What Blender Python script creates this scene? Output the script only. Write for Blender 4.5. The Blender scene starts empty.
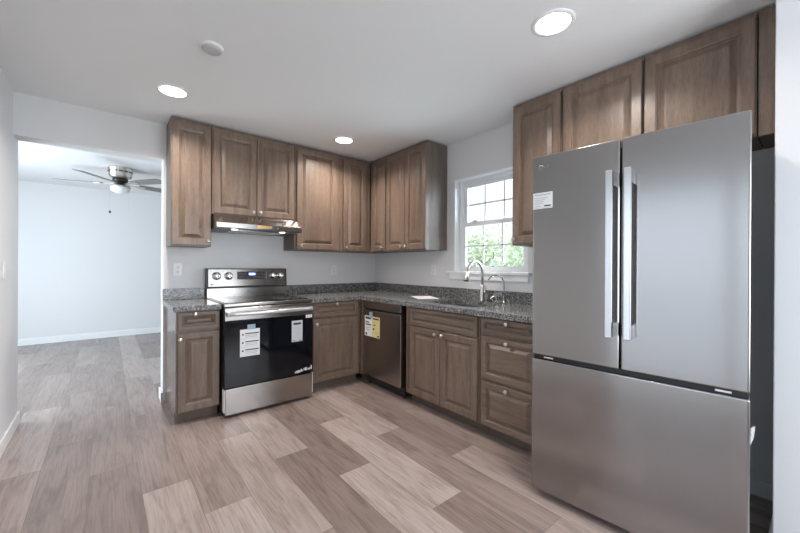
import bpy, bmesh, math, random
from mathutils import Vector, Matrix
random.seed(7)
S = bpy.context.scene
COL = S.collection
PI = math.pi
H = 2.4934                      # ceiling height

# ------------------------------------------------------------------ camera
YAW, PITCH, ROLL, FPX = 0.69365, -0.00114, 0.0051, 351.84
def make_camera():
    R = Vector((math.cos(YAW), -math.sin(YAW), 0))
    F0 = Vector((math.sin(YAW), math.cos(YAW), 0))
    Z = Vector((0, 0, 1))
    F = F0 * math.cos(PITCH) + Z * math.sin(PITCH)
    U = Z * math.cos(PITCH) - F0 * math.sin(PITCH)
    e1 = R * math.cos(ROLL) + U * math.sin(ROLL)
    e2 = U * math.cos(ROLL) - R * math.sin(ROLL)
    m = Matrix((e1, e2, -F)).transposed().to_4x4()
    m.translation = Vector((-2.7172, -3.7822, 1.2326))
    cd = bpy.data.cameras.new('camera')
    cd.sensor_width = 36; cd.sensor_fit = 'HORIZONTAL'
    cd.lens = FPX * 36 / 800
    cd.clip_start = 0.05
    c = bpy.data.objects.new('camera', cd); COL.objects.link(c)
    c.matrix_world = m
    S.camera = c
make_camera()

# ------------------------------------------------------------------ sky, daylight, exposure
S.view_settings.view_transform = 'Standard'
S.view_settings.look = 'None'
S.view_settings.gamma = 1
S.view_settings.use_curve_mapping = False
S.view_settings.exposure = 0.43
w = bpy.data.worlds.new('world'); S.world = w; w.use_nodes = True
w.node_tree.nodes['Background'].inputs[0].default_value = (0.84, 0.93, 1.0, 1)
w.node_tree.nodes['Background'].inputs[1].default_value = 1.0

def area(name, loc, direction, sx, sy, power, color):
    ld = bpy.data.lights.new(name, 'AREA'); ld.shape = 'RECTANGLE'
    ld.size = sx; ld.size_y = sy; ld.energy = power; ld.color = color
    o = bpy.data.objects.new(name, ld); COL.objects.link(o)
    o.location = loc
    o.rotation_euler = Vector(direction).to_track_quat('-Z', 'Z').to_euler()
COOL = (0.72, 0.86, 1.0)
area('living_room_daylight', (-4.74, 1.5, 1.08), (1, 0, 0), 2.1, 1.95, 86, (0.78, 0.91, 1.0))  # daylight lamp at an added living room door, out of view
area('patio_daylight', (-3.45, -3.65, 1.05), (1, 0, 0), 1.9, 2.0, 8.0, (0.62, 0.79, 1.0))  # daylight lamp at an added patio door, out of view
area('rear_fill', (-1.35, -5.50, 1.25), (0, 1, .06), 2.1, 1.5, 50, (0.86, 0.93, 1.0))  # added fill light behind the camera, set in an unseen rear opening
area('kitchen_window_daylight', (0.75, -2.30, 1.95), (-1, .25, -.18), 1.7, 1.7, 105, (0.74, 0.88, 1.0))
sd = bpy.data.lights.new('sun', 'SUN'); sd.energy = 3.0; sd.angle = 0.02; sd.color = (1.0, 0.97, 0.92)
so = bpy.data.objects.new('sun', sd); COL.objects.link(so); so.location = (0, 0, 12)
so.rotation_euler = Vector((.22, -.55, -.80)).to_track_quat('-Z', 'Y').to_euler()
LAMP, LENS = 12.0, 9.0
LAMP_COLOR = (1.0, 0.915, 0.84)

# ------------------------------------------------------------------ materials
def nodes(name):
    m = bpy.data.materials.new(name); m.use_nodes = True
    nt = m.node_tree
    return m, nt, nt.nodes['Principled BSDF']
def plain(name, col, rough=0.5, metal=0.0, spec=0.5, emis=None, es=0.0, coat=0.0):
    m, nt, b = nodes(name)
    b.inputs['Base Color'].default_value = (*col, 1)
    b.inputs['Roughness'].default_value = rough
    b.inputs['Metallic'].default_value = metal
    b.inputs['Specular IOR Level'].default_value = spec
    b.inputs['Coat Weight'].default_value = coat
    if emis:
        b.inputs['Emission Color'].default_value = (*emis, 1)
        b.inputs['Emission Strength'].default_value = es
    return m
def ramp(nt, stops):
    r = nt.nodes.new('ShaderNodeValToRGB')
    el = r.color_ramp.elements
    while len(el) < len(stops): el.new(0.5)
    for e, (p, c) in zip(el, stops):
        e.position = p; e.color = (*c, 1)
    return r
def coords(nt, scale, rand=False, kind='Object'):
    tc = nt.nodes.new('ShaderNodeTexCoord')
    mp = nt.nodes.new('ShaderNodeMapping')
    mp.inputs['Scale'].default_value = scale
    nt.links.new(tc.outputs[kind], mp.inputs['Vector'])
    if rand:
        oi = nt.nodes.new('ShaderNodeObjectInfo')
        mu = nt.nodes.new('ShaderNodeMath'); mu.operation = 'MULTIPLY'; mu.inputs[1].default_value = 37.0
        nt.links.new(oi.outputs['Random'], mu.inputs[0])
        nt.links.new(mu.outputs[0], mp.inputs['Location'])
    return mp
def paint(name, col, rough=0.6, bump=0.02):
    m, nt, b = nodes(name)
    b.inputs['Base Color'].default_value = (*col, 1)
    b.inputs['Roughness'].default_value = rough
    mp = coords(nt, (1, 1, 1))
    n = nt.nodes.new('ShaderNodeTexNoise'); n.inputs['Scale'].default_value = 260
    bp = nt.nodes.new('ShaderNodeBump'); bp.inputs['Strength'].default_value = bump
    bp.inputs['Distance'].default_value = 0.002
    nt.links.new(mp.outputs[0], n.inputs['Vector'])
    nt.links.new(n.outputs['Fac'], bp.inputs['Height'])
    nt.links.new(bp.outputs[0], b.inputs['Normal'])
    return m
def wood(name, dark, mid, light, scale, rough=0.32):
    m, nt, b = nodes(name)
    mp = coords(nt, scale, True)
    n = nt.nodes.new('ShaderNodeTexNoise'); n.inputs['Scale'].default_value = 1.0
    n.inputs['Detail'].default_value = 7; n.inputs['Roughness'].default_value = 0.62
    n.inputs['Distortion'].default_value = 0.35
    nt.links.new(mp.outputs[0], n.inputs['Vector'])
    r = ramp(nt, [(0.28, dark), (0.5, mid), (0.74, light)])
    nt.links.new(n.outputs['Fac'], r.inputs['Fac'])
    # fine pores
    mp2 = coords(nt, tuple(s * 9 for s in scale), True)
    n2 = nt.nodes.new('ShaderNodeTexNoise'); n2.inputs['Scale'].default_value = 1.0; n2.inputs['Detail'].default_value = 3
    nt.links.new(mp2.outputs[0], n2.inputs['Vector'])
    r2 = ramp(nt, [(0.34, (0.72, 0.70, 0.68)), (0.48, (1, 1, 1))])
    nt.links.new(n2.outputs['Fac'], r2.inputs['Fac'])
    mx = nt.nodes.new('ShaderNodeMix'); mx.data_type = 'RGBA'; mx.blend_type = 'MULTIPLY'; mx.inputs[0].default_value = 0.8
    nt.links.new(r.outputs[0], mx.inputs[6]); nt.links.new(r2.outputs[0], mx.inputs[7])
    nt.links.new(mx.outputs[2], b.inputs['Base Color'])
    b.inputs['Roughness'].default_value = rough
    bp = nt.nodes.new('ShaderNodeBump'); bp.inputs['Strength'].default_value = 0.08; bp.inputs['Distance'].default_value = 0.001
    nt.links.new(n.outputs['Fac'], bp.inputs['Height']); nt.links.new(bp.outputs[0], b.inputs['Normal'])
    return m
def steel(name, col, rough, scale, aniso=0.0):
    m, nt, b = nodes(name)
    b.inputs['Metallic'].default_value = 1
    mp = coords(nt, scale, True)
    n = nt.nodes.new('ShaderNodeTexNoise'); n.inputs['Scale'].default_value = 1; n.inputs['Detail'].default_value = 4
    nt.links.new(mp.outputs[0], n.inputs['Vector'])
    r = ramp(nt, [(0.3, tuple(c * 0.97 for c in col)), (0.7, tuple(min(1, c * 1.02) for c in col))])
    nt.links.new(n.outputs['Fac'], r.inputs['Fac']); nt.links.new(r.outputs[0], b.inputs['Base Color'])
    b.inputs['Roughness'].default_value = rough
    if aniso:
        b.inputs['Anisotropic'].default_value = aniso
        b.inputs['Anisotropic Rotation'].default_value = 0.25
        t = nt.nodes.new('ShaderNodeTangent'); t.direction_type = 'RADIAL'; t.axis = 'Z'
        nt.links.new(t.outputs[0], b.inputs['Tangent'])
    return m
def granite():
    m, nt, b = nodes('granite')
    mp = coords(nt, (1, 1, 1), False)
    v = nt.nodes.new('ShaderNodeTexVoronoi'); v.inputs['Scale'].default_value = 185
    nt.links.new(mp.outputs[0], v.inputs['Vector'])
    sp = nt.nodes.new('ShaderNodeSeparateColor'); nt.links.new(v.outputs['Color'], sp.inputs[0])
    r = ramp(nt, [(0.0, (0.02, 0.02, 0.022)), (0.34, (0.075, 0.075, 0.08)), (0.6, (0.18, 0.178, 0.18)), (0.82, (0.31, 0.305, 0.30)), (0.97, (0.48, 0.46, 0.44))])
    nt.links.new(sp.outputs[0], r.inputs['Fac'])
    n = nt.nodes.new('ShaderNodeTexNoise'); n.inputs['Scale'].default_value = 55; n.inputs['Detail'].default_value = 5
    nt.links.new(mp.outputs[0], n.inputs['Vector'])
    r2 = ramp(nt, [(0.35, (0.5, 0.5, 0.5)), (0.65, (1.25, 1.23, 1.2))])
    nt.links.new(n.outputs['Fac'], r2.inputs['Fac'])
    mx = nt.nodes.new('ShaderNodeMix'); mx.data_type = 'RGBA'; mx.blend_type = 'MULTIPLY'; mx.inputs[0].default_value = 0.8
    nt.links.new(r.outputs[0], mx.inputs[6]); nt.links.new(r2.outputs[0], mx.inputs[7])
    nt.links.new(mx.outputs[2], b.inputs['Base Color'])
    b.inputs['Roughness'].default_value = 0.16
    return m
def plank_floor():
    m, nt, b = nodes('vinyl_plank')
    at = nt.nodes.new('ShaderNodeAttribute'); at.attribute_name = 'plank'
    sp = nt.nodes.new('ShaderNodeSeparateColor'); nt.links.new(at.outputs['Color'], sp.inputs[0])
    tc = nt.nodes.new('ShaderNodeTexCoord')
    cb = nt.nodes.new('ShaderNodeCombineXYZ'); nt.links.new(sp.outputs[1], cb.inputs[2])
    sc = nt.nodes.new('ShaderNodeVectorMath'); sc.operation = 'SCALE'; sc.inputs['Scale'].default_value = 40
    nt.links.new(cb.outputs[0], sc.inputs[0])
    def stretched(s):
        mp = nt.nodes.new('ShaderNodeMapping'); mp.inputs['Scale'].default_value = s
        nt.links.new(tc.outputs['Object'], mp.inputs['Vector'])
        ad = nt.nodes.new('ShaderNodeVectorMath'); nt.links.new(mp.outputs[0], ad.inputs[0]); nt.links.new(sc.outputs[0], ad.inputs[1])
        return ad
    n = nt.nodes.new('ShaderNodeTexNoise'); n.inputs['Scale'].default_value = 1; n.inputs['Detail'].default_value = 8
    n.inputs['Roughness'].default_value = 0.6; n.inputs['Distortion'].default_value = 0.9
    nt.links.new(stretched((13, 2.2, 1)).outputs[0], n.inputs['Vector'])
    wv = nt.nodes.new('ShaderNodeTexNoise'); wv.inputs['Scale'].default_value = 1; wv.inputs['Detail'].default_value = 5
    wv.inputs['Distortion'].default_value = 0.3
    nt.links.new(stretched((120, 4, 1)).outputs[0], wv.inputs['Vector'])
    base = ramp(nt, [(0.0, (0.215, 0.163, 0.145)), (0.5, (0.345, 0.278, 0.253)), (1.0, (0.450, 0.379, 0.352))])
    nt.links.new(sp.outputs[0], base.inputs['Fac'])
    g = ramp(nt, [(0.30, (0.72, 0.70, 0.685)), (0.50, (1, 1, 1)), (0.75, (1.12, 1.12, 1.12))])
    nt.links.new(n.outputs['Fac'], g.inputs['Fac'])
    g2 = ramp(nt, [(0.34, (0.82, 0.81, 0.80)), (0.54, (1.03, 1.03, 1.03))])
    nt.links.new(wv.outputs['Fac'], g2.inputs['Fac'])
    m1 = nt.nodes.new('ShaderNodeMix'); m1.data_type = 'RGBA'; m1.blend_type = 'MULTIPLY'; m1.inputs[0].default_value = 1
    m2 = nt.nodes.new('ShaderNodeMix'); m2.data_type = 'RGBA'; m2.blend_type = 'MULTIPLY'; m2.inputs[0].default_value = 1
    nt.links.new(base.outputs[0], m1.inputs[6]); nt.links.new(g.outputs[0], m1.inputs[7])
    nt.links.new(m1.outputs[2], m2.inputs[6]); nt.links.new(g2.outputs[0], m2.inputs[7])
    nt.links.new(m2.outputs[2], b.inputs['Base Color'])
    b.inputs['Roughness'].default_value = 0.25
    bp = nt.nodes.new('ShaderNodeBump'); bp.inputs['Strength'].default_value = 0.06; bp.inputs['Distance'].default_value = 0.001
    nt.links.new(wv.outputs['Fac'], bp.inputs['Height']); nt.links.new(bp.outputs[0], b.inputs['Normal'])
    return m
def glass():
    m = bpy.data.materials.new('window_glass'); m.use_nodes = True; nt = m.node_tree
    nt.nodes.clear()
    o = nt.nodes.new('ShaderNodeOutputMaterial'); t = nt.nodes.new('ShaderNodeBsdfTransparent')
    g = nt.nodes.new('ShaderNodeBsdfGlossy'); g.inputs['Roughness'].default_value = 0.02
    f = nt.nodes.new('ShaderNodeFresnel'); f.inputs['IOR'].default_value = 1.3
    x = nt.nodes.new('ShaderNodeMixShader')
    nt.links.new(f.outputs[0], x.inputs[0]); nt.links.new(t.outputs[0], x.inputs[1]); nt.links.new(g.outputs[0], x.inputs[2])
    nt.links.new(x.outputs[0], o.inputs[0])
    return m
def leafy(name, a, bcol):
    m, nt, b = nodes(name)
    oi = nt.nodes.new('ShaderNodeNewGeometry')
    r = ramp(nt, [(0, a), (1, bcol)])
    nt.links.new(oi.outputs['Random Per Island'], r.inputs['Fac']); nt.links.new(r.outputs[0], b.inputs['Base Color'])
    b.inputs['Roughness'].default_value = 0.6
    b.inputs['Subsurface Weight'].default_value = 0.0
    return m

M = dict(
    wall=paint('wall_paint', (0.715, 0.712, 0.722)),
    ceil=paint('ceiling_paint', (0.80, 0.805, 0.81), 0.8),
    trim=plain('white_trim', (0.82, 0.83, 0.84), 0.35),
    wood=wood('cabinet_wood', (0.126, 0.085, 0.061), (0.178, 0.125, 0.093), (0.228, 0.165, 0.125), (22, 22, 2.2)),
    woodh=wood('cabinet_wood_cross', (0.126, 0.085, 0.061), (0.178, 0.125, 0.093), (0.228, 0.165, 0.125), (2.2, 22, 22)),
    side=wood('cabinet_side_veneer', (0.125, 0.098, 0.080), (0.156, 0.123, 0.101), (0.188, 0.148, 0.123), (14, 14, 1.2), 0.52),
    bside=wood('base_side_veneer', (0.125, 0.098, 0.080), (0.156, 0.123, 0.101), (0.188, 0.148, 0.123), (14, 14, 1.2), 0.14),
    toe=plain('toe_kick', (0.135, 0.098, 0.074), 0.55),
    nickel=plain('brushed_nickel', (0.62, 0.585, 0.54), 0.28, 1),
    dnickel=plain('dark_nickel', (0.36, 0.34, 0.32), 0.26, 1),
    steel=steel('stainless', (0.38, 0.36, 0.345), 0.20, (2, 2, 320), 0.6),
    fsteel=steel('fridge_stainless', (0.37, 0.352, 0.345), 0.17, (2, 2, 900), 0.75),
    hsteel=steel('handle_stainless', (0.74, 0.74, 0.75), 0.24, (300, 300, 3)),
    dsteel=steel('dishwasher_stainless', (0.40, 0.355, 0.33), 0.27, (3, 3, 320), 0.6),
    sinksteel=steel('sink_stainless', (0.62, 0.63, 0.66), 0.28, (60, 3, 3)),
    chrome=plain('chrome', (0.82, 0.82, 0.82), 0.10, 1),
    black=plain('black_plastic', (0.012, 0.012, 0.013), 0.35),
    dgrey=plain('appliance_grey', (0.16, 0.165, 0.175), 0.45),
    bglass=plain('black_oven_glass', (0.004, 0.005, 0.008), 0.03, 0, 0.4),
    cooktop=plain('ceramic_cooktop', (0.012, 0.010, 0.010), 0.05, 0, 0.45),
    burner=plain('burner_ring', (0.10, 0.10, 0.105), 0.2),
    film=plain('handle_film', (0.52, 0.52, 0.54), 0.25, 0.6),
    paper=plain('white_paper', (0.80, 0.80, 0.80), 0.6),
    gpaper=plain('grey_paper', (0.55, 0.56, 0.57), 0.6),
    ypaper=plain('yellow_paper', (0.72, 0.62, 0.28), 0.6),
    ink=plain('ink', (0.03, 0.03, 0.035), 0.6),
    lgrey=plain('light_grey_ink', (0.42, 0.43, 0.45), 0.6),
    tape=plain('blue_tape', (0.30, 0.42, 0.52), 0.5),
    display=plain('display_glass', (0.02, 0.02, 0.025), 0.1),
    led=plain('led_blue', (0.1, 0.2, 0.6), 0.4, emis=(0.25, 0.4, 1.0), es=3.0),
    panel_text=plain('panel_text', (0.35, 0.33, 0.30), 0.5),
    granite=granite(),
    floor=plank_floor(),
    seam=plain('plank_seam', (0.10, 0.08, 0.07), 0.8),
    lens=plain('lamp_lens', (0.9, 0.9, 0.9), 0.5, emis=LAMP_COLOR, es=LENS),
    hoodlens=plain('hood_lamp_lens', (0.9, 0.9, 0.85), 0.5, emis=(1.0, 0.82, 0.55), es=5.0),
    plastic=plain('white_plastic', (0.80, 0.80, 0.80), 0.35),
    smoke=plain('detector_plastic', (0.50, 0.505, 0.51), 0.5),
    socket=plain('socket_dark', (0.10, 0.10, 0.10), 0.5),
    glass=glass(),
    frost=plain('frosted_glass', (0.80, 0.82, 0.80), 0.35),
    blade=plain('fan_blade', (0.20, 0.18, 0.18), 0.45),
    bark=plain('bark', (0.12, 0.09, 0.07), 0.9),
    leaf=leafy('leaves', (0.42, 0.56, 0.34), (0.72, 0.80, 0.62)),
    lawn=plain('lawn', (0.20, 0.32, 0.12), 0.9),
    deck=plain('deck_concrete', (0.30, 0.29, 0.28), 0.9),
    badge_reflection=plain('badge_orange_reflection', (0.75, 0.45, 0.22), 0.25, 1),  # orange reflection on the hood badge, put into its base colour
    rubber=plain('rubber', (0.02, 0.02, 0.02), 0.7),
)

# ------------------------------------------------------------------ mesh helpers
class MB:
    def __init__(self): self.bm = bmesh.new()
    def box(self, x0, x1, y0, y1, z0, z1, bev=0, mat=0, mtx=None, seg=2):
        x0, x1 = sorted((x0, x1)); y0, y1 = sorted((y0, y1)); z0, z1 = sorted((z0, z1))
        tmp = bmesh.new()
        bmesh.ops.create_cube(tmp, size=1)
        for v in tmp.verts:
            v.co = Vector(((x0 + x1) / 2 + v.co.x * (x1 - x0), (y0 + y1) / 2 + v.co.y * (y1 - y0), (z0 + z1) / 2 + v.co.z * (z1 - z0)))
        if bev:
            bmesh.ops.bevel(tmp, geom=tmp.edges[:], offset=min(bev, (x1 - x0) * .45, (y1 - y0) * .45, (z1 - z0) * .45), segments=seg, affect='EDGES', profile=0.5)
        self.merge(tmp, mat, mtx); return self
    def merge(self, tmp, mat=0, mtx=None, smooth=False):
        bmesh.ops.recalc_face_normals(tmp, faces=tmp.faces[:])
        if mtx is not None: tmp.transform(mtx)
        vm = {v: self.bm.verts.new(v.co) for v in tmp.verts}
        for f in tmp.faces:
            try: g = self.bm.faces.new([vm[v] for v in f.verts])
            except ValueError: continue
            g.material_index = mat; g.smooth = smooth
        tmp.free()
    def lathe(self, prof, n=24, mtx=None, mat=0, smooth=True):
        tmp = bmesh.new(); rings = []
        for r, z in prof:
            if r < 1e-6: rings.append([tmp.verts.new((0, 0, z))])
            else: rings.append([tmp.verts.new((r * math.cos(2 * PI * k / n), r * math.sin(2 * PI * k / n), z)) for k in range(n)])
        for a, b in zip(rings, rings[1:]):
            for k in range(n):
                k2 = (k + 1) % n
                if len(a) == 1 and len(b) == 1: continue
                if len(a) == 1: tmp.faces.new((a[0], b[k], b[k2]))
                elif len(b) == 1: tmp.faces.new((a[k], a[k2], b[0]))
                else: tmp.faces.new((a[k], a[k2], b[k2], b[k]))
        self.merge(tmp, mat, mtx, smooth); return self
    def tube(self, pts, r, n=12, mat=0, cap=True, flat=None):
        pts = [Vector(p) for p in pts]
        rs = r if isinstance(r, (list, tuple)) else [r] * len(pts)
        tmp = bmesh.new(); rings = []; up = None
        for i, p in enumerate(pts):
            t = (pts[min(i + 1, len(pts) - 1)] - pts[max(i - 1, 0)]).normalized()
            if up is None:
                up = Vector((0, 0, 1)) if abs(t.z) < 0.9 else Vector((1, 0, 0))
            a = (up - t * up.dot(t)).normalized(); up = a
            b = t.cross(a)
            fa, fb = flat if flat else (1, 1)
            rings.append([tmp.verts.new(p + (a * math.cos(2 * PI * k / n) * fa + b * math.sin(2 * PI * k / n) * fb) * rs[i]) for k in range(n)])
        for a, b in zip(rings, rings[1:]):
            for k in range(n): tmp.faces.new((a[k], a[(k + 1) % n], b[(k + 1) % n], b[k]))
        if cap: tmp.faces.new(rings[0][::-1]); tmp.faces.new(rings[-1])
        self.merge(tmp, mat, None, True); return self
    def prism(self, poly, axis, a0, a1, mat=0, mtx=None, smooth=False):
        """extrude a 2-D outline along x, y or z"""
        def P(u, v, a): return {'x': (a, u, v), 'y': (u, a, v), 'z': (u, v, a)}[axis]
        tmp = bmesh.new()
        lo = [tmp.verts.new(P(u, v, a0)) for u, v in poly]; hi = [tmp.verts.new(P(u, v, a1)) for u, v in poly]
        n = len(poly)
        for k in range(n): tmp.faces.new((lo[k], lo[(k + 1) % n], hi[(k + 1) % n], hi[k]))
        tmp.faces.new(lo[::-1]); tmp.faces.new(hi)
        self.merge(tmp, mat, mtx, smooth); return self
    def panel(self, x0, x1, z0, z1, yb, t=0.020, fr=0.058):
        """raised-panel door or drawer front; back at y=yb, facing -y"""
        k = fr / 0.058
        q = [(0, 0), (0, t - .003), (.003, t), (fr - .007, t), (fr - .004, t - .003), (fr, t - .004), (fr + .002, t - .013), (fr + .009, t - .0145),
             (fr + .010 + .026 * k, t - .002), (fr + .013 + .026 * k, t - .0015)]
        tmp = bmesh.new(); rings = []
        for d, o in q:
            rings.append([tmp.verts.new((x, yb - o, z)) for x, z in ((x0 + d, z0 + d), (x1 - d, z0 + d), (x1 - d, z1 - d), (x0 + d, z1 - d))])
        for a, b in zip(rings, rings[1:]):
            for k in range(4): tmp.faces.new((a[k], a[(k + 1) % 4], b[(k + 1) % 4], b[k]))
        tmp.faces.new(rings[-1]); tmp.faces.new(rings[0][::-1])
        self.merge(tmp); return self
    def build(self, name, mats, parent=None, label=None):
        me = bpy.data.meshes.new(name); self.bm.to_mesh(me); self.bm.free()
        for m in (mats if isinstance(mats, (list, tuple)) else [mats]): me.materials.append(m)
        o = bpy.data.objects.new(name, me); COL.objects.link(o)
        if parent: o.parent = parent
        if label: o['label'] = label
        return o
def tag(o, label, cat, group=None, kind=None):
    o['label'] = label; o['category'] = cat
    if group: o['group'] = group
    if kind: o['kind'] = kind
    return o
def thing(name, label, cat, loc, rz=0, group=None):
    o = bpy.data.objects.new(name, None); COL.objects.link(o)
    o.location = loc; o.rotation_euler = (0, 0, rz); o.empty_display_size = 0.1
    return tag(o, label, cat, group)
def struct(mb, name, m, parent=None):
    o = mb.build(name, m, parent)
    if not parent: o['kind'] = 'structure'
    return o
def children_of(o): return [c for c in COL.objects if c.parent == o]
def copy_tree(o, parent=None):
    c = o.copy(); COL.objects.link(c)
    if parent: c.parent = parent
    for ch in children_of(o): copy_tree(ch, c)
    return c
def text_mesh(txt, size, depth=0.0006):
    cu = bpy.data.curves.new('lettering', 'FONT'); cu.body = txt; cu.size = size; cu.extrude = depth
    cu.align_x = 'LEFT'
    o = bpy.data.objects.new('lettering', cu); COL.objects.link(o)
    dg = bpy.context.evaluated_depsgraph_get()
    me = bpy.data.meshes.new_from_object(o.evaluated_get(dg))
    COL.objects.unlink(o); bpy.data.objects.remove(o)
    return me
def lettering(name, txt, size, m, parent, loc, label=None):
    """flat text on a front that faces local -y"""
    me = text_mesh(txt, size); me.transform(Matrix.Rotation(PI / 2, 4, 'X')); me.materials.clear(); me.materials.append(m)
    o = bpy.data.objects.new(name, me); COL.objects.link(o); o.parent = parent; o.location = loc
    if label: o['label'] = label
    return o
OUT = Matrix.Rotation(PI / 2, 4, 'X')       # local z -> -y (out of a front)

# ------------------------------------------------------------------ the setting
XW = -3.2493          # left wall face
XO = -2.3326          # right jamb of the doorway
TW = 0.165            # wall thickness at the doorway
HD = 2.18             # doorway header underside
FARY = 3.95
# floor: planks running along y
def make_floor():
    Wd, L = 0.225, 1.24
    known = {-3: -0.47, -2: -1.06, -1: -1.45, 0: -1.83, 1: -1.07, 2: -1.56, 3: -1.97, 4: -1.28, 5: -1.72, 6: -1.0, 7: -1.5}
    tones = {(-3, 0): .55, (-3, -1): .42, (-2, 0): .45, (-2, -1): .36, (-1, 0): .52, (-1, -1): .85, (0, 0): .62, (0, -1): .88, (1, 0): .5, (1, -1): .72,
             (2, 0): .70, (2, -1): .12, (3, 0): .16, (3, -1): .82, (4, 0): .55, (4, -1): .85, (4, -2): .22, (5, 0): .78, (5, -1): .45,
             (6, 0): .5, (6, -1): .2, (6, -2): .72, (7, -1): .55, (7, 0): .45}
    rng = random.Random(3)
    bm = bmesh.new(); lay = bm.loops.layers.color.new('plank')
    x_end, y0, y1 = 0.0, -5.6, FARY
    xs0 = -2.344
    g = 0.0009
    k = -15
    while xs0 + k * Wd < x_end:
        xa, xb = max(xs0 + k * Wd, -4.8), min(xs0 + (k + 1) * Wd, x_end)
        if xb > -4.8:
            j0 = known.get(k, rng.uniform(-1.24, 0))
            for i in range(-5, 6):
                ya, yb = j0 + i * L, j0 + (i + 1) * L
                ya, yb = max(ya, y0), min(yb, y1)
                if xb <= XW - .12 + .01: ya = max(ya, .08)
                if yb - ya < 0.01: continue
                t = tones.get((k, i), rng.choice((.25, .4, .5, .6, .7, .85)) + rng.uniform(-.05, .05))
                r = rng.random()
                vs = [bm.verts.new(c) for c in ((xa + g, ya + g, 0), (xb - g, ya + g, 0), (xb - g, yb - g, 0), (xa + g, yb - g, 0))]
                f = bm.faces.new(vs)
                for l in f.loops: l[lay] = (t, r, 0, 1)
        k += 1
    for za, flip in ((-0.0015, False), (-0.1, True)):
        for (a0, a1, b0, b1) in ((-4.8, x_end, .08, y1), (XW - .12, x_end, y0, .08)):
            vs = [bm.verts.new(c) for c in ((a0, b0, za), (a1, b0, za), (a1, b1, za), (a0, b1, za))]
            f = bm.faces.new(vs[::-1] if flip else vs); f.material_index = 1
    me = bpy.data.meshes.new('floor'); bm.to_mesh(me); bm.free()
    me.materials.append(M['floor']); me.materials.append(M['seam'])
    o = bpy.data.objects.new('floor', me); COL.objects.link(o); o['kind'] = 'structure'
make_floor()
struct(MB().box(-4.95, 0.13, .08, FARY + .12, H, H + .1).box(XW - .12, .13, -5.75, .08, H, H + .1), 'ceiling', M['ceil'])
# range wall with the doorway at its left end
struct(MB().box(XO, 0, 0, TW, 0, H).box(XW, XO, 0, TW, HD, H), 'wall_back', M['wall'])
# left wall, with an added patio door out of view behind the photographer
PY0, PY1, PZ = -4.62, -2.68, 2.06
struct(MB().box(XW - .12, XW, PY1, .2, 0, H).box(XW - .12, XW, -5.6, PY0, 0, H).box(XW - .12, XW, PY0, PY1, PZ, H), 'wall_left', M['wall'])
WY0, WY1, WZ0, WZ1 = -1.375, -2.195, 1.157, 2.114
struct(MB().box(0, .13, WY0, FARY, 0, H).box(0, .13, -5.6, WY1, 0, H).box(0, .13, WY1, WY0, 0, WZ0).box(0, .13, WY1, WY0, WZ1, H), 'wall_right', M['wall'])
RX0_, RX1_, RZ0_, RZ1_ = -2.45, -.25, .46, 2.04
struct(MB().box(XW - .12, RX0_, -5.72, -5.6, 0, H).box(RX1_, .13, -5.72, -5.6, 0, H).box(RX0_, RX1_, -5.72, -5.6, 0, RZ0_).box(RX0_, RX1_, -5.72, -5.6, RZ1_, H), 'wall_rear', M['wall'])
struct(MB().box(-4.95, 0.13, FARY, FARY + .12, 0, H), 'wall_far', M['wall'])
LY0, LY1, LZ0, LZ1 = 0.40, 2.60, 0.0, 2.12
struct(MB().box(-4.92, -4.8, .08, LY0, 0, H).box(-4.92, -4.8, LY1, FARY, 0, H).box(-4.92, -4.8, LY0, LY1, LZ1, H), 'wall_outer', M['wall'])
struct(MB().box(-4.8, XW - .12, .08, .2, 0, H), 'wall_divider', M['wall'])
WX, WYA = -0.56, -3.650
struct(MB().box(WX, 0, WYA - .125, WYA, 0, H, .004), 'wall_end', M['wall'])
def base(mb, x0, x1, y0, y1, h=0.092):
    mb.box(x0, x1, y0, y1, 0, h, .004); return mb
struct(base(MB(), XW, XW + .014, PY1 + .06, .214), 'baseboard_left', M['trim'])
o = struct(base(MB(), XW - .134, XW + .014, .2, .214), 'trim_1', M['trim'])
struct(base(MB(), -4.8, 0, FARY - .014, FARY, .1), 'baseboard_far', M['trim'])
struct(base(base(MB(), XO - .014, XO, -.014, TW + .014), XO - .014, XO + .006, -.014, 0), 'baseboard_jamb', M['trim'])
struct(base(MB(), -.014, 0, WYA, -2.66), 'baseboard_right', M['trim'])
struct(base(MB(), WX - .014, WX, WYA - .139, WYA + .014).box(WX, -.014, WYA, WYA + .014, 0, .092, .004), 'baseboard_end', M['trim'])

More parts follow.
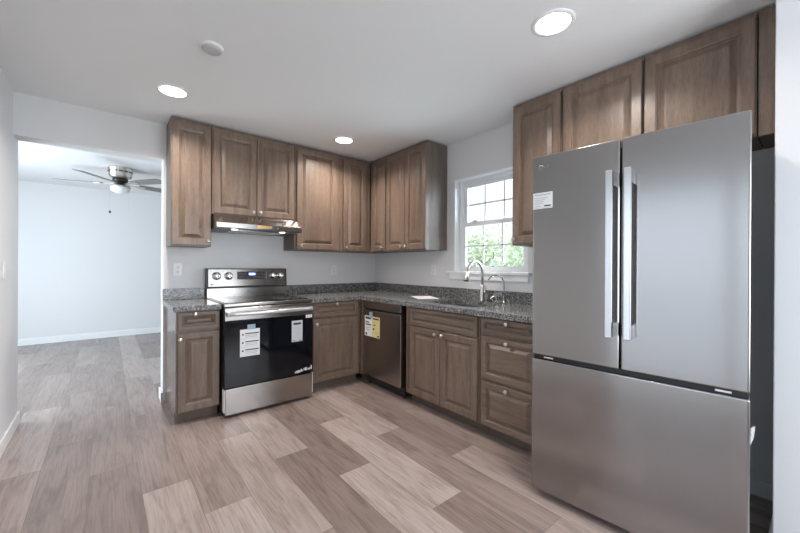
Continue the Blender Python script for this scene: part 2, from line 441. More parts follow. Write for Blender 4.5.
# kitchen window (double hung)
def make_window():
    y0, y1, z0, z1 = WY1, WY0, WZ0 + .028, WZ1
    X = .075
    f = MB()
    fw = .046
    jb = MB()
    jb.box(0, X, y1 - .012, y1, z0, z1).box(0, X, y0, y0 + .012, z0, z1).box(0, X, y0 + .012, y1 - .012, z1 - .012, z1)
    f.box(X, X + .055, y0, y0 + fw, z0, z1, .003).box(X, X + .055, y1 - fw, y1, z0, z1, .003).box(X, X + .055, y0 + fw, y1 - fw, z1 - fw, z1).box(X, X + .055, y0 + fw, y1 - fw, z0, z0 + .010)
    win = struct(f, 'window_1', M['trim'])
    jb.build('window_jamb', M['trim'], win)
    zm = 1.655
    def sash(za, zb, xa, name):
        s = MB(); r = .040; ya, yb = y0 + fw, y1 - fw
        s.box(xa, xa + .026, ya, ya + r, za, zb, .003).box(xa, xa + .026, yb - r, yb, za, zb, .003)
        s.box(xa, xa + .026, ya + r, yb - r, za, za + r * .95).box(xa, xa + .026, ya + r, yb - r, zb - r, zb)
        o = s.build(name, M['trim'], win)
        g = MB().box(xa + .011, xa + .014, ya + r, yb - r, za + r, zb - r).build('pane', M['glass'], o)
        mu = MB()
        for i in (1, 2):
            yy = ya + r + (yb - ya - 2 * r) * i / 3
            mu.box(xa + .004, xa + .010, yy - .008, yy + .008, za + r, zb - r)
        zz = (za + zb) / 2
        mu.box(xa + .004, xa + .010, ya + r, yb - r, zz - .008, zz + .008)
        mu.build('muntin', M['trim'], o)
    sash(zm - .02, z1 - fw, X + .029, 'upper_sash')
    sash(z0 + .010, zm + .02, X + .001, 'lower_sash')
    MB().box(X - .012, X + .004, -1.62, -1.56, zm + .018, zm + .034, .003).build('sash_lock', M['trim'], win)
    struct(MB().box(-.034, X, WY1 - .03, WY0 + .075, WZ0, WZ0 + .026, .006), 'trim_2', M['trim'], win).name = 'window_sill'
    MB().box(-.016, 0, WY1 - .012, WY0 + .052, WZ0 - .055, WZ0, .004).build('window_apron', M['trim'], win)
make_window()
# patio door and living room window (out of frame, added to let daylight in)
def plain_window(name, x0, x1, y0, y1, z0, z1, n):
    f = MB(); r = .06
    f.box(x0, x1, y0, y1, z0, z0 + r).box(x0, x1, y0, y1, z1 - r, z1)
    for i in range(n + 1):
        yy = y0 + (y1 - y0 - r) * i / n
        f.box(x0, x1, yy, yy + r, z0 + r, z1 - r)
    o = struct(f, name, M['trim'])
    for i in range(n):
        ya = y0 + (y1 - y0 - r) * i / n + r; yb = y0 + (y1 - y0 - r) * (i + 1) / n
        MB().box((x0 + x1) / 2, (x0 + x1) / 2 + .004, ya, yb, z0 + r, z1 - r).build('pane', M['glass'], o)
plain_window('door_1', XW - .10, XW - .04, PY0, PY1, 0, PZ, 2)
def added_rear_window():  # unseen window, added as the opening for the rear fill light
    f = MB(); q = .06
    f.box(RX0_, RX1_, -5.69, -5.63, RZ0_, RZ0_ + q).box(RX0_, RX1_, -5.69, -5.63, RZ1_ - q, RZ1_)
    for i in range(4):
        x = RX0_ + (RX1_ - RX0_ - q) * i / 3
        f.box(x, x + q, -5.69, -5.63, RZ0_ + q, RZ1_ - q)
    o = struct(f, 'added_window', M['trim'])
    for i in range(3):
        x = RX0_ + (RX1_ - RX0_ - q) * i / 3 + q
        MB().box(x, x + (RX1_ - RX0_ - q) / 3 - q, -5.662, -5.658, RZ0_ + q, RZ1_ - q).build('pane', M['glass'], o)
added_rear_window()
plain_window('door_2', -4.90, -4.83, LY0, LY1, LZ0, LZ1, 3)

# outside
struct(MB().box(.13, 40, -40, 40, -.6, -.5), 'ground', M['lawn'])
struct(MB().box(-40, .13, -40, 40, -.6, -.5), 'ground_deck', M['deck'])
def tree(x, y, r, h, label, seed, n=1500):
    rng = random.Random(seed)
    t = thing('tree', label, 'tree', (x, y, -.5), 0, 'trees outside the window')
    MB().tube([(0, 0, 0), (.05, .03, h * .4), (0, 0, h * .75)], [.12, .09, .04], 8).build('trunk', M['bark'], t)
    bm = bmesh.new()
    lumps = [(rng.uniform(-.55, .55) * r, rng.uniform(-.55, .55) * r, h * rng.uniform(.35, .85), r * rng.uniform(.4, .65)) for _ in range(9)]
    for _ in range(n):
        cx, cy, cz, cr = rng.choice(lumps)
        d = Vector((rng.gauss(0, 1), rng.gauss(0, 1), rng.gauss(0, 1))).normalized() * cr * rng.uniform(.7, 1.0)
        c = Vector((cx, cy, cz)) + d
        a = Vector((rng.gauss(0, 1), rng.gauss(0, 1), rng.gauss(0, 1))).normalized(); b = a.orthogonal().normalized()
        s = rng.uniform(.06, .13)
        bm.faces.new([bm.verts.new(c + q) for q in (a * s, b * s * .6, -a * s, -b * s * .6)])
    me = bpy.data.meshes.new('crown'); bm.to_mesh(me); bm.free(); me.materials.append(M['leaf'])
    o = bpy.data.objects.new('crown', me); COL.objects.link(o); o.parent = t
tree(9.6, 5.0, 1.5, 3.1, 'pale green bushy tree outside, behind the right panes of the lower window sash', 1)
tree(9.2, 8.0, 1.3, 2.7, 'leafy tree outside, behind the middle panes of the lower window sash', 2)
tree(9.0, 11.0, 1.4, 2.2, 'low leafy bush outside, behind the left panes of the lower window sash', 3)
tree(15.5, 8.5, 2.2, 4.2, 'taller distant tree standing behind the nearer ones outside the window', 4)

# ------------------------------------------------------------------ cabinets
def knob_mb(x, y, z):
    return MB().lathe([(.0, 0), (.008, 0), (.0055, .004), (.005, .012), (.012, .017), (.0155, .021), (.0155, .025), (.011, .029), (0, .031)], 20, Matrix.Translation((x, y, z)) @ OUT)
def front(kind, x0, x1, z0, z1, yb, parent, knob=None, fr=.058, m=None):
    o = MB().panel(x0, x1, z0, z1, yb, .020, fr).build(kind, m or M['wood'], parent)
    if knob: knob_mb(knob[0], yb - .0195, knob[1]).build('knob', M['nickel'], o)
    return o
def carcass(w, d, z0, z1, parent, toe=False, left=True, right=True):
    """box with face frame; local x 0..w, y -d..0"""
    t = .016
    MB().box(0, t, -d + .02, 0, z0 if not toe else 0, z1).build('side_panel', M['side'], parent)
    MB().box(w - t, w, -d + .02, 0, z0 if not toe else 0, z1).build('side_panel', M['side'], parent)
    MB().box(t, w - t, -d + .02, 0, z0, z0 + t).box(t, w - t, -d + .02, 0, z1 - t, z1).box(t, w - t, -.006, 0, z0 + t, z1 - t).build('carcass', M['side'], parent)
def frame(w, d, z0, z1, parent, xs=(), zs=(), s=.034):
    f = MB()
    f.box(0, s, -d, -d + .02, z0, z1).box(w - s, w, -d, -d + .02, z0, z1)
    f.box(s, w - s, -d, -d + .02, z0, z0 + s).box(s, w - s, -d, -d + .02, z1 - s, z1)
    for x in xs: f.box(x - s, x + s, -d, -d + .02, z0 + s, z1 - s)
    for z in zs: f.box(s, w - s, -d, -d + .02, z - s * .6, z + s * .6)
    return f.build('face_frame', M['wood'], parent)
UB, UT, UDP = 1.396, H - .014, .289       # bottom, top, carcass depth of wall cabinets
RW = -PI / 2                               # rotation of units on the window wall
def wall_cab(label, loc, rz, w, doors, zb=UB, name='wall_cabinet'):
    """doors: (x0, x1, knob_x or None)"""
    t = thing(name, label, 'cabinet', (loc[0], loc[1], zb), rz, 'wall cabinets')
    h = UT - zb
    w -= .004
    carcass(w, UDP, 0, h, t); frame(w, UDP, 0, h, t, [w / 2] if len(doors) == 2 else [])
    for x0, x1, k in doors:
        front('door', x0, x1, .010, h - .030, -UDP, t, (k, .046) if k is not None else None)
    return t
wall_cab('tall narrow brown wall cabinet with one door, left of the range hood beside the doorway', (-2.3120, 0), 0, .3087, [(.006, .299, .276)])
wall_cab('brown wall cabinet with two short doors directly above the stainless range hood', (-2.0025, 0), 0, .768, [(.012, .382, .352), (.388, .756, .416)], 1.692)
wall_cab('wide single-door brown wall cabinet just right of the range hood', (-1.2340, 0), 0, .533, [(.020, .495, .058)])
c = wall_cab('narrow brown corner wall cabinet on the range wall, knob at its lower left', (-.7008, 0), 0, .7006, [(.040, .348, .070)])
MB().box(.340, .412, -UDP, -UDP + .02, .034, UT - UB - .034).build('corner_stile', M['wood'], c)
wall_cab('narrow brown corner wall cabinet on the window wall, knob at its lower right', (0, -.3095), RW, .316, [(.052, .306, .255)])
wall_cab('brown wall cabinet with two doors between the room corner and the window', (0, -.6260), RW, .6545, [(.012, .326, .285), (.332, .648, .358)])
wall_cab('tall single-door brown wall cabinet between the window and the fridge', (0, -2.2340), RW, .3875, [(.008, .380, .032)])
wall_cab('short brown cabinet above the left half of the fridge, between two other wall cabinets', (0, -2.6220), RW, .482, [(.008, .474, None)], 1.872, 'fridge_top_cabinet')
c = wall_cab('short wide brown cabinet above the right half of the fridge, against the wall end', (0, -3.1046), RW, .472, [(.008, .464, None)], 1.872, 'fridge_top_cabinet')
MB().box(.473, .555, -UDP - .004, -UDP + .016, 0, UT - 1.872, .002).build('filler_strip', M['wood'], c)
MB().box(.473, .555, -UDP + .016, -.004, 0, .016).build('filler_bottom', M['side'], c)

CT0, CT1 = .876, .916
BDP = .621
def base_cab(label, loc, rz, w, fronts, name='base_cabinet', mid=(), zs=()):
    t = thing(name, label, 'cabinet', (loc[0], loc[1], 0), rz, 'base cabinets')
    t_ = .016; z0, z1 = .088, CT0 - .002; d = BDP; w -= .004
    # side panels are notched above the toe kick
    prof = [(0, 0), (0, z1), (-d + .02, z1), (-d + .02, z0), (-d + .078, z0), (-d + .078, 0)]
    MB().prism(prof, 'x', 0, t_).build('side_panel', M['bside'], t)
    MB().prism(prof, 'x', w - t_, w).build('side_panel', M['side'], t)
    MB().box(t_, w - t_, -d + .02, 0, z0, z0 + t_).box(t_, w - t_, -.006, 0, z0 + t_, z1).build('carcass', M['side'], t)
    frame(w, d, z0, z1, t, mid, zs)
    MB().box(t_, w - t_, -d + .078, -d + .090, 0, z0).build('toe_kick', M['toe'], t)
    for kind, x0, x1, za, zb, kn in fronts:
        small = kind == 'drawer'
        front(kind, x0, x1, za, zb, -d, t, kn, .034 if small and zb - za < .2 else (.046 if small else .055), M['woodh'] if small else None)
    return t
base_cab('narrow brown base cabinet with one drawer and one door, left of the range', (-2.3140, 0), 0, .310,
         [('drawer', .012, .300, .728, .866, (.126, .846)), ('door', .012, .300, .098, .708, (.026, .660))], zs=(.718,))
base_cab('brown base cabinet with one drawer and one door between the range and the room corner', (-1.2290, 0), 0, .588,
         [('drawer', .040, .548, .728, .866, (.290, .850)), ('door', .040, .548, .098, .708, (.070, .662))], zs=(.718,))
t = base_cab('brown sink base cabinet with two doors under the sink and window', (0, -1.3560), RW, .832,
             [('drawer', .062, .812, .714, .866, None), ('door', .062, .434, .098, .700, (.394, .672)), ('door', .440, .812, .098, .700, (.470, .672))], 'sink_base_cabinet', (.437,), (.707,))
base_cab('brown base cabinet with three stacked drawers beside the fridge', (0, -2.1885), RW, .466,
         [('drawer', .016, .450, .756, .866, (.233, .842)), ('drawer', .016, .450, .432, .736, (.233, .708)), ('drawer', .016, .450, .098, .412, (.233, .388))],
         'drawer_cabinet', zs=(.746, .422))
t = thing('corner_filler', 'narrow brown filler panel in the base corner beside the dishwasher', 'panel', (-.641, -.641, 0))
MB().box(0, .018, -.052, .018, .088, CT0 - .002).build('panel', M['wood'], t)
MB().box(.062, .074, -.05, .075, 0, .088).build('toe_kick', M['toe'], t)

# ------------------------------------------------------------------ worktops
def counter():
    left = MB().box(-2.338, -2.0035, -.666, -.0005, CT0, CT1, .004)
    o = left.build('countertop', M['granite']); tag(o, 'short dark speckled granite worktop on the cabinet left of the range', 'countertop')
    MB().box(-2.338, -2.0035, -.021, -.0005, CT1, 1.016, .002).build('backsplash', M['granite'], o)
    m = MB()
    SX0, SX1, SY0, SY1 = -.545, -.135, -2.075, -1.53
    m.box(-1.2335, -.0005, -.666, -.0005, CT0, CT1)
    m.box(-.666, -.0005, SY1, -.666, CT0, CT1)
    m.box(-.666, SX0, SY0, SY1, CT0, CT1)
    m.box(SX1, -.0005, SY0, SY1, CT0, CT1)
    m.box(-.666, -.0005, -2.662, SY0, CT0, CT1)
    o = m.build('countertop', M['granite']); tag(o, 'long L-shaped dark speckled granite worktop running from the range past the sink to the fridge', 'countertop')
    MB().box(-1.2335, -.0005, -.021, -.0005, CT1, 1.016, .002).build('backsplash', M['granite'], o)
    MB().box(-.021, -.0005, -2.662, -.022, CT1, 1.016, .002).build('backsplash', M['granite'], o)
    # sink
    t = thing('kitchen_sink', 'undermount stainless steel sink set into the granite below the window', 'sink', (-.34, -1.8025, .70))
    b = MB(); x0, x1, y0, y1 = SX0 + .34 - .006, SX1 + .34 + .006, SY0 + 1.8025 - .006, SY1 + 1.8025 + .006
    z1 = CT0 - .70
    w_ = .004
    b.box(x0 - w_, x0, y0, y1, 0, z1).box(x1, x1 + w_, y0, y1, 0, z1).box(x0 - w_, x1 + w_, y0 - w_, y0, 0, z1).box(x0 - w_, x1 + w_, y1, y1 + w_, 0, z1)
    b.box(x0, x1, y0, y1, 0, w_)
    b.build('basin', M['sinksteel'], t)
    MB().lathe([(.045, .0045), (.045, .008), (.03, .008), (.028, .005), (0, .005)], 24).build('drain', M['chrome'], t)
counter()

# faucet: gooseneck pull-down
def faucet():
    t = thing('kitchen_faucet', 'tall brushed nickel gooseneck faucet with pull-down spray head behind the sink', 'faucet', (-.080, -1.790, CT1 + .0006))
    MB().lathe([(0, 0), (.028, 0), (.028, .006), (.024, .012), (.0225, .05), (.021, .13), (.015, .15), (0, .152)], 24).build('body', M['nickel'], t)
    pts = [(0, 0, .14), (0, 0, .24)]
    R = .112
    for k in range(0, 13):
        a = PI * k / 12 * .93
        pts.append((-R + R * math.cos(a), -.012 * k / 12, .248 + R * 1.02 * math.sin(a)))
    e = Vector(pts[-1]); d = (Vector(pts[-1]) - Vector(pts[-2])).normalized()
    MB().tube(pts, .0115, 14).build('spout', M['nickel'], t)
    h = MB().tube([e - d * .004, e + d * .018, e + d * .048, e + d * .082, e + d * .086], [.013, .015, .019, .0255, .023], 16).build('spray_head', M['nickel'], t)
    MB().tube([e + d * .0855, e + d * .090], [.0165, .0155], 16).build('nozzle', M['black'], h)
    MB().tube([(.0, -.018, .085), (.0, -.042, .085)], .014, 14).tube([(0, -.036, .085), (-.012, -.050, .105), (-.03, -.060, .150)], [.009, .008, .006], 10).build('lever', M['nickel'], t)
faucet()
def filter_faucet():
    t = thing('filter_faucet', 'small slim arched drinking water faucet right of the tall kitchen faucet', 'faucet', (-.075, -2.015, CT1 + .0006))
    MB().lathe([(0, 0), (.02, 0), (.02, .006), (.012, .012), (.0105, .06), (.008, .075), (0, .077)], 20).build('body', M['dnickel'], t)
    pts = [(0, 0, .07), (0, 0, .16)]
    for k in range(11):
        a = PI * k / 10 * .86
        pts.append((-.062 + .062 * math.cos(a), .052 * (1 - math.cos(a)) * .8, .165 + .075 * math.sin(a)))
    MB().tube(pts, .0048, 10).build('spout', M['dnickel'], t)
    MB().tube([(0, -.01, .052), (0, -.034, .056)], [.006, .004], 10).build('lever', M['black'], t)
filter_faucet()
t = thing('sink_strainer', 'small black and steel sink strainer lying on the granite between the two faucets', 'strainer', (-.062, -1.905, CT1 + .010))
tilt = Matrix.Translation((0, 0, .020)) @ Matrix.Rotation(math.radians(-50), 4, 'Y') @ Matrix.Rotation(math.radians(28), 4, 'X') @ Matrix.Scale(.72, 4)
MB().lathe([(0, -.004), (.026, -.004), (.038, .004), (.040, .008), (.036, .009), (.024, .002), (0, .002)], 24, tilt).build('basket', M['dsteel'], t)
MB().lathe([(0, .002), (.007, .002), (.006, .018), (.011, .022), (.011, .026), (0, .028)], 16, tilt).build('stopper_knob', M['black'], t)
MB().lathe([(0, -.004), (.024, -.004), (.026, -.012), (.022, -.022), (0, -.022)], 20, tilt).build('gasket', M['rubber'], t)
o = MB().box(-.16, .16, -.105, .105, 0, .0016).build('paper_sheet', M['paper'])
o.location = (-.245, -1.20, CT1 + .0002); o.rotation_euler = (0, 0, math.radians(62))
tag(o, 'white sheet of paper lying flat on the granite left of the sink', 'paper')

# ------------------------------------------------------------------ range
RX0, RWD = -2.0005, .763
def sticker(parent, x0, x1, z0, z1, y, paper, rows, name='sticker', label=None, split=None):
    """thin label on a front; rows = (fx0, fx1, fz0, fz1, mat_index)"""
    b = MB()
    b.box(x0, x1, y - .0008, y, z0, z1, 0, 0)
    if split: b.box(x0 + (x1 - x0) * split, x1, y - .0010, y - .0008, z0, z1, 0, 3)
    for a0, a1, c0, c1, mi in rows:
        b.box(x0 + (x1 - x0) * a0, x0 + (x1 - x0) * a1, y - .0014, y - .0008, z0 + (z1 - z0) * c0, z0 + (z1 - z0) * c1, 0, mi)
    return b.build(name, [paper, M['ink'], M['lgrey'], M['ypaper']], parent, label)
def make_range():
    t = thing('range', 'freestanding stainless electric range with black oven glass between the base cabinets', 'stove', (RX0, 0, 0))
    W = RWD; yf = -.690; yd = -.736
    MB().box(.004, W - .004, yf, -.02, .03, .895).build('body', M['black'], t)
    for x in (.05, W - .05):
        for y in (-.64, -.08): MB().lathe([(0, 0), (.02, 0), (.02, .006), (.012, .01), (.012, .03), (0, .03)], 12, Matrix.Translation((x, y, 0))).build('foot', M['rubber'], t)
    # cooktop: steel rim round ceramic glass
    ct = MB().box(0, W, -.728, -.03, .895, .921, .005).build('cooktop_frame', M['steel'], t)
    MB().box(.022, W - .022, -.668, -.105, .9215, .9245, .001).build('cooktop_glass', M['cooktop'], t)
    for x, y, r in ((.20, -.52, .115), (.565, -.52, .095), (.20, -.24, .085), (.565, -.24, .10)):
        b = MB()
        for rr in (r, r * .62):
            b.lathe([(rr - .0022, .9246), (rr - .0022, .9250), (rr, .9250), (rr, .9246)], 48, Matrix.Translation((x, y, 0)))
        b.build('burner_ring', M['burner'], t)
    # backguard
    bg = MB().box(.002, W - .002, -.085, -.012, .921, 1.010, .002).build('backguard', M['steel'], t)
    MB().box(.006, W - .006, -.075, -.016, 1.010, 1.024).build('backguard_slot', M['black'], bg)
    pr = [(-.012, 1.024), (-.098, 1.024), (-.100, 1.030), (-.082, 1.192), (-.076, 1.198), (-.012, 1.198)]
    cp = MB().prism(pr, 'x', .012, W - .012).build('control_panel', M['steel'], t)
    ec = MB()
    ec.prism([(-.010, 1.022), (-.101, 1.022), (-.103, 1.030), (-.084, 1.194), (-.077, 1.2005), (-.010, 1.2005)], 'x', 0, .012)
    ec.prism([(-.010, 1.022), (-.101, 1.022), (-.103, 1.030), (-.084, 1.194), (-.077, 1.2005), (-.010, 1.2005)], 'x', W - .012, W)
    ec.box(.012, W - .012, -.076, -.010, 1.1981, 1.2005)
    ec.build('end_cap', M['black'], t)
    sl = math.atan2(.018, .162)
    def onp(x, z, o=0):     # point on the sloping control panel
        return Matrix.Translation((x, -.100 + (z - 1.03) * math.tan(sl) - o, z)) @ Matrix.Rotation(-sl, 4, 'X')
    MB().box(-.148, .148, -.003, .002, -.042, .042, .002, 0, onp(.405, 1.130)).build('display_bezel', M['chrome'], cp)
    d = MB().box(-.138, .132, -.0045, 0, -.036, .036, 0, 0, onp(.405, 1.130)).build('display', M['display'], cp)
    rows = MB(); rng = random.Random(5)
    for i in range(17):
        for j in range(4):
            x = -.128 + i * .0155
            if 6 <= i <= 10 and j >= 2: continue
            rows.box(x, x + rng.uniform(.006, .011), -.0052, -.0045, -.028 + j * .016, -.028 + j * .016 + .006, 0, 0, onp(.405, 1.130))
    rows.build('button_print', M['panel_text'], d)
    MB().box(-.028, .034, -.0052, -.0045, .004, .026, 0, 0, onp(.405, 1.130)).build('clock_digits', M['led'], d)
    for fx in (.108, .248, .812, .915):
        mt = onp(W * fx, 1.128) @ OUT
        k = MB().lathe([(0, 0), (.036, 0), (.036, .004), (.033, .006), (.030, .007), (.029, .030), (.026, .034), (0, .034)], 28, mt).build('control_knob', M['chrome'], t)
        MB().lathe([(.0365, 0), (.039, 0), (.039, .003), (.0365, .003)], 28, mt).build('knob_ring', M['black'], k)
        MB().box(-.0035, .0035, -.026, .026, .034, .040, .001, 0, mt).build('knob_grip', M['hsteel'], k)
    lettering('emblem', 'LG', .022, M['dgrey'], t, (.052, -.1008, 1.040))
    MB().lathe([(0, 0), (.009, 0), (.009, .001), (0, .001)], 20, Matrix.Translation((.038, -.1008, 1.048)) @ OUT).build('emblem_disc', M['dgrey'], t)
    # oven door
    dr = MB().box(.003, W - .003, yd, yf - .002, .782, .888, .004).build('oven_door', M['steel'], t)
    MB().box(.003, W - .003, yd, yf - .002, .243, .781, .003).build('door_glass', M['bglass'], dr)
    pts = []
    for k in range(15):
        u = k / 14
        pts.append((.024 + (W - .048) * u, yd - .030 - .024 * math.sin(PI * u), .838))
    MB().tube(pts, .0155, 14, flat=(1.0, .62)).box(.016, .040, yd - .036, yd + .002, .820, .856, .004).box(W - .040, W - .016, yd - .036, yd + .002, .820, .856, .004).build('door_handle', M['film'], dr)
    rl = []
    for zb in (.70, .40, .10):
        rl += [(.10, .18, zb + .08, zb + .14, 1), (.26, .95, zb + .12, zb + .16, 1), (.26, .86, zb + .055, zb + .075, 2), (.26, .90, zb, zb + .02, 2), (.06, .95, zb - .055, zb - .048, 2)]
    sticker(dr, .118, .276, .480, .704, yd - .001, M['gpaper'] if False else M['paper'], rl, 'instruction_sticker', 'white paper sticker with three printed rows on the left of the oven glass')
    MB().box(.176, .240, yd - .0022, yd - .001, .700, .742).build('tape', M['tape'], dr)
    rr = [(.15, .85, .80, .90, 1)] + [(.12, .88, .12 + .06 * k, .14 + .06 * k, 2) for k in range(10)] + [(.12, .3, .03, .07, 1), (.7, .9, .03, .07, 1)]
    sticker(dr, .556, .658, .545, .735, yd - .001, M['gpaper'], rr, 'energy_sticker', 'grey printed paper sticker on the right of the oven glass')
    sticker(dr, .690, .752, .752, .778, yd - .001, M['paper'], [(.1, .45, .3, .7, 2), (.55, .9, .3, .7, 2)], 'badge_sticker', 'tiny white sticker at the top right corner of the oven glass')
    fl = MB(); rng = random.Random(9)
    for k in range(12):
        x = .588 + k * .0138; z = .262 + .0012 * k
        fl.box(x, x + rng.uniform(.006, .012), yd - .002, yd - .001, z + rng.uniform(-.006, .004), z + rng.uniform(.010, .022 + .0012 * k))
    fl.build('film_scrap', M['paper'], dr, 'torn scrap of white film at the bottom right of the oven glass')
    dw = MB().box(.006, W - .006, yd - .002, yf - .002, .024, .236, .005).build('storage_drawer', M['steel'], t)
    MB().box(.000, .0055, yd + .002, yf + .01, .05, .228).build('drawer_film', M['paper'], dw, 'strip of white protective film on the drawer edge')
    MB().box(W - .0055, W, yd + .002, yf + .01, .05, .238).build('drawer_film', M['paper'], dw, 'strip of white protective film on the drawer edge')
make_range()

# ------------------------------------------------------------------ range hood
def make_hood():
    t = thing('range_hood', 'slim stainless under-cabinet range hood above the range', 'range hood', (-2.0005, 0, 1.552))
    W = .766; top = .1395
    pr = [(0, top), (-.315, top), (-.335, top - .004), (-.462, .058), (-.470, .052), (-.470, .010), (-.462, .006), (0, .0)]
    inner = MB()
    inner.prism(pr, 'x', 0, W)
    inner.build('canopy', M['steel'], t)
    u = MB().prism([(-.004, -.0025), (-.455, .0035), (-.455, .0055), (-.004, -.0005)], 'x', .012, W - .012).build('underside', M['dgrey'], t)
    MB().box(.14, .62, -.40, -.10, -.005, .001).build('grease_filter', M['steel'], t)
    for x in (.16, .595): MB().lathe([(0, -.004), (.024, -.004), (.027, -.002), (.027, .004), (0, .004)], 20, Matrix.Translation((x, -.40, .002))).build('lamp', M['hoodlens'], t)
    MB().box(.335, .470, -.4722, -.470, .020, .048, .0008).build('badge', M['badge_reflection'], t, 'badge plate with an orange reflection in its colour')
    MB().lathe([(0, 0), (.006, 0), (.005, .005), (0, .005)], 12, Matrix.Translation((.525, -.470, .032)) @ OUT).build('button', M['nickel'], t)
make_hood()

# ------------------------------------------------------------------ dishwasher
def make_dishwasher():
    t = thing('dishwasher', 'dark stainless dishwasher with paper tags under the worktop by the corner', 'dishwasher', (0, -.6960, 0), RW)
    W = .622; yf = -.655
    MB().box(.004, W - .004, -.60, -.03, .03, CT0 - .004).build('tub', M['black'], t)
    MB().box(0, W, yf, -.60, .800, CT0 - .006, .003).build('control_strip', M['dsteel'], t)
    d = MB().box(0, W, yf, -.60, .112, .782, .004).build('door', M['dsteel'], t)
    MB().box(.02, W - .02, yf + .018, -.60, .780, .802).build('pocket_handle', M['black'], d)
    MB().box(.010, W - .010, -.560, -.545, .012, .108).build('kick_plate', M['black'], t)
    for x in (.03, W - .03): MB().lathe([(0, 0), (.016, 0), (.016, .008), (.009, .012), (.009, .03), (0, .03)], 10, Matrix.Translation((x, -.58, 0))).build('foot', M['rubber'], t)
    MB().lathe([(0, 0), (.006, 0), (.006, .002), (0, .002)], 12, Matrix.Translation((W - .10, yf, .838)) @ OUT).build('button', M['black'], t)
    rows = [(.06, .44, .84, .95, 1), (.06, .30, .66, .72, 1), (.06, .44, .54, .60, 1), (.10, .40, .30, .34, 2), (.10, .40, .40, .44, 2), (.06, .16, .04, .16, 1),
            (.56, .94, .86, .93, 1), (.60, .72, .56, .62, 1), (.56, .66, .36, .44, 1), (.70, .90, .22, .25, 2), (.84, .96, .04, .12, 1), (.6, .9, .70, .73, 2)]
    sticker(d, .040, .300, .515, .722, yf - .001, M['paper'], rows, 'energy_tag', 'white and yellow printed paper tag on the dishwasher door', .48)
    MB().box(.125, .178, yf - .0045, yf - .0025, .704, .764).build('tape', M['tape'], d)
make_dishwasher()

# ------------------------------------------------------------------ fridge
def make_fridge():
    t = thing('refrigerator', 'large stainless french-door refrigerator with bottom freezer at the right', 'refrigerator',
              (-.9387, -2.7696, 0), math.atan2(-.8405, .0669))
    W, T, D = .843, 1.8255, .855
    xm = .4175
    MB().box(.010, W - .034, .085, D, .03, T - .012, .004).build('body', M['dgrey'], t)
    for x in (.06, W - .06):
        for y in (.14, D - .06): MB().lathe([(0, 0), (.024, 0), (.024, .01), (.014, .014), (.014, .03), (0, .03)], 12, Matrix.Translation((x, y, 0))).build('foot', M['rubber'], t)
    MB().box(.012, W - .016, .055, .086, .7, 1.8).build('gasket', M['black'], t)
    zb, zt = .7606, .738
    def door(x0, x1, z0, z1, name):
        return MB().box(x0, x1, 0, .072, z0, z1, .007, seg=3).build(name, M['fsteel'], t)
    dl = door(0, xm - .004, zb, T, 'door'); dr = door(xm + .004, W, zb, T, 'door')
    fz = door(0, W, .035, zt, 'freezer_drawer')
    MB().box(.004, W - .004, .022, .07, zt, zb).build('grip_recess', M['black'], t)
    MB().box(.006, W - .006, .09, .11, .006, .04).build('kick_grille', M['black'], t)
    def handle(xc, par):
        h = MB()
        z0, z1 = .911, 1.673
        h.box(xc - .0145, xc + .0145, -.066, -.050, z0, z1, .004)
        h.box(xc - .012, xc + .012, -.052, .001, z1 - .064, z1, .004).box(xc - .012, xc + .012, -.052, .001, z0, z0 + .064, .004)
        h.build('door_handle', M['hsteel'], par)
    handle(.386, dl); handle(.459, dr)
    rows = [(.08, .92, .84, .90, 2), (.08, .75, .66, .69, 2), (.08, .62, .54, .57, 2), (.08, .55, .42, .45, 2), (.08, .5, .30, .33, 2), (.58, .92, .12, .20, 1), (.08, .4, .14, .17, 2)]
    sticker(dl, .004, .108, 1.543, 1.628, -.0005, M['paper'], rows, 'sticker', 'white printed sticker at the left edge of the fridge door')
    MB().lathe([(.0115, 0), (.0145, 0), (.0145, .0008), (.0115, .0008)], 24, Matrix.Translation((.044, -.0002, 1.762)) @ OUT).box(.043, .0455, -.001, 0, 1.755, 1.769).box(.043, .051, -.001, 0, 1.755, 1.758).build('emblem_disc', M['dgrey'], dl)
    lettering('emblem', 'LG', .026, M['dgrey'], dl, (.064, -.0004, 1.753))
    for x in (.06, W - .10): MB().box(x, x + .05, .012, .05, zb - .016, zb - .006, .002).build('hinge', M['hsteel'], t)
    for x in (.03, W - .10): MB().box(x, x + .07, .02, .12, T - .02, T + .002, .004).build('hinge_cover', M['dgrey'], t)
    MB().prism([(W + .0005, .55), (W + .002, .62), (W + .014, .63), (W + .010, .585)], 'y', .050, .053).build('film_tab', M['paper'], fz, 'scrap of white film sticking out at the freezer edge')
make_fridge()

# ------------------------------------------------------------------ ceiling things
def lamp_fix(x, y, label):
    t = thing('ceiling_light', label, 'light', (x, y, H), 0, 'recessed ceiling lights')
    MB().lathe([(.084, -.001), (.084, -.006), (.094, -.007), (.106, -.003), (.107, 0)], 40).build('trim_ring', M['plastic'], t)
    MB().lathe([(.0845, -.001), (.0845, -.0045), (0, -.005)], 40).build('lens', M['lens'], t)
    ld = bpy.data.lights.new('downlight', 'AREA'); ld.shape = 'DISK'; ld.size = .165; ld.energy = LAMP; ld.color = LAMP_COLOR
    ld.spread = math.radians(142)
    lo = bpy.data.objects.new('downlight', ld); COL.objects.link(lo); lo.parent = t; lo.location = (0, 0, -.008)
lamp_fix(-.95, -2.884, 'round lit recessed ceiling light in front of the cabinets above the fridge')
lamp_fix(-2.356, -.764, 'round lit recessed ceiling light near the doorway header, left of the wall cabinets')
lamp_fix(-.898, -.707, 'round lit recessed ceiling light before the corner wall cabinets')
t = thing('smoke_detector', 'small flat round grey-white detector disc on the ceiling near the doorway', 'smoke detector', (-2.257, -1.519, H))
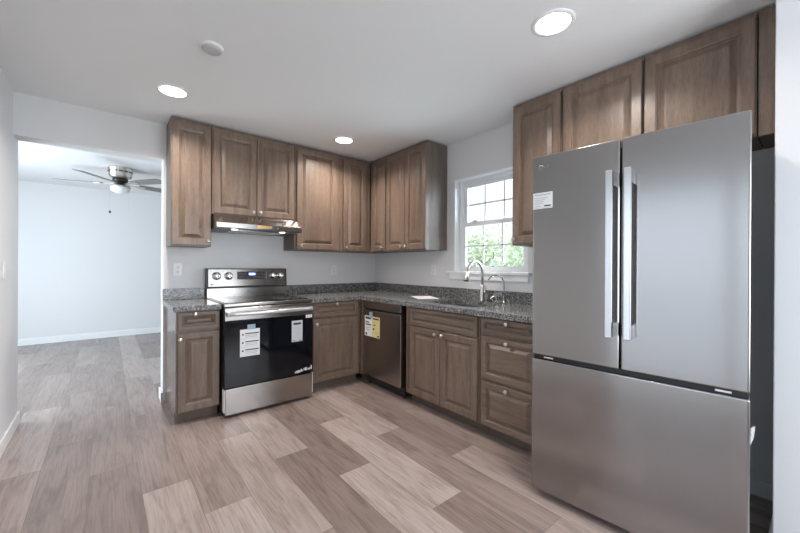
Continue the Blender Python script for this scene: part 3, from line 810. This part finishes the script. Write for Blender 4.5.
MB().lathe([(.062, 0), (.062, -.010), (.056, -.014), (.050, -.014)], 32).build('base', M['plastic'], t)
MB().lathe([(.055, -.004), (.052, -.022), (.044, -.026), (0, -.027)], 32).build('cover', M['smoke'], t)

def make_fan():
    t = thing('ceiling_fan', 'ceiling fan with grey blades and frosted bowl light in the bright room beyond the doorway', 'ceiling fan', (-2.59, 2.1, H))
    zb = 2.295 - H
    MB().lathe([(0, 0), (.132, 0), (.136, -.010), (.130, -.018), (.124, -.105), (.112, -.130), (.085, -.140), (0, -.140)], 40).build('housing', M['nickel'], t)
    s = MB()
    for k in range(14):
        a = 2 * PI * k / 14
        s.box(-.022, .022, -.003, .003, -.007, .007, 0, 0, Matrix.Rotation(a, 4, 'Z') @ Matrix.Translation((0, -.1268, -.055)))
    s.build('vent_slot', M['black'], t)
    MB().lathe([(0, -.140), (.080, -.140), (.086, -.165), (.072, -.185), (0, -.185)], 32).build('rotor_ring', M['black'], t)
    MB().lathe([(0, -.185), (.060, -.185), (.060, -.222), (.100, -.232), (.110, -.244), (.110, -.254), (0, -.254)], 32).build('light_kit', M['nickel'], t)
    MB().lathe([(.106, -.254), (.110, -.264), (.104, -.288), (.082, -.312), (.045, -.328), (0, -.332)], 32).build('glass_bowl', M['frost'], t)
    r0, r1 = .20, .68
    for k in range(5):
        rt = Matrix.Rotation(math.radians(18 + 72 * k), 4, 'Z')
        tw = rt @ Matrix.Translation((0, 0, zb - .005)) @ Matrix.Rotation(math.radians(-11), 4, 'X')
        poly = [(r0, -.052), (r0 + .05, -.060), (r1 - .04, -.070), (r1 - .01, -.055), (r1, -.02), (r1, .02), (r1 - .01, .055), (r1 - .04, .070), (r0 + .05, .060), (r0, .052)]
        b = MB().prism(poly, 'z', -.004, .004, 0, tw).build('blade', M['blade'], t)
        br = MB()
        br.prism([(.07, -.012), (.16, -.012), (.21, -.038), (.27, -.030), (.29, 0), (.27, .030), (.21, .038), (.16, .012), (.07, .012)], 'z', -.010, -.0045, 0, tw)
        br.build('blade_iron', M['nickel'], b)
    for (x, y, zl, tip) in ((-.105, -.03, -.565, True), (.085, -.085, -.56, False)):
        c = MB().tube([(x, y, -.235), (x, y, zl)], .0013, 6).build('pull_chain', M['nickel'], t)
        if tip: MB().lathe([(0, 0), (.009, -.006), (.012, -.022), (.008, -.034), (0, -.036)], 12, Matrix.Translation((x, y, zl))).build('pull_knob', M['black'], c)
make_fan()

# ------------------------------------------------------------------ outlets and switch
def outlet(label, loc, rz):
    t = thing('wall_outlet', label, 'outlet', loc, rz, 'wall outlets')
    MB().box(-.036, .036, -.006, 0, -.058, .058, .003).build('cover_plate', M['plastic'], t)
    for z in (-.021, .021):
        s = MB().box(-.017, .017, -.0085, -.005, z - .014, z + .014, .003).build('socket', M['plastic'], t)
        MB().box(-.008, -.005, -.0092, -.008, z - .003, z + .008).box(.005, .008, -.0092, -.008, z - .003, z + .008).box(-.002, .002, -.0092, -.008, z - .010, z - .006).build('slot', M['socket'], s)
outlet('white double outlet on the range wall beside the doorway', (-2.222, 0, 1.19), 0)
outlet('white double outlet on the range wall under the corner wall cabinets', (-.612, 0, 1.18), 0)
outlet('white double outlet on the window wall, between the corner and the window', (0, -1.09, 1.192), RW)
t = thing('light_switch', 'white light switch plate on the left wall near the doorway', 'switch', (XW, -.305, 1.195), PI / 2)
MB().box(-.036, .036, -.006, 0, -.058, .058, .003).build('cover_plate', M['plastic'], t)
MB().box(-.016, .016, -.010, -.005, -.033, .033, .002).build('rocker', M['plastic'], t)
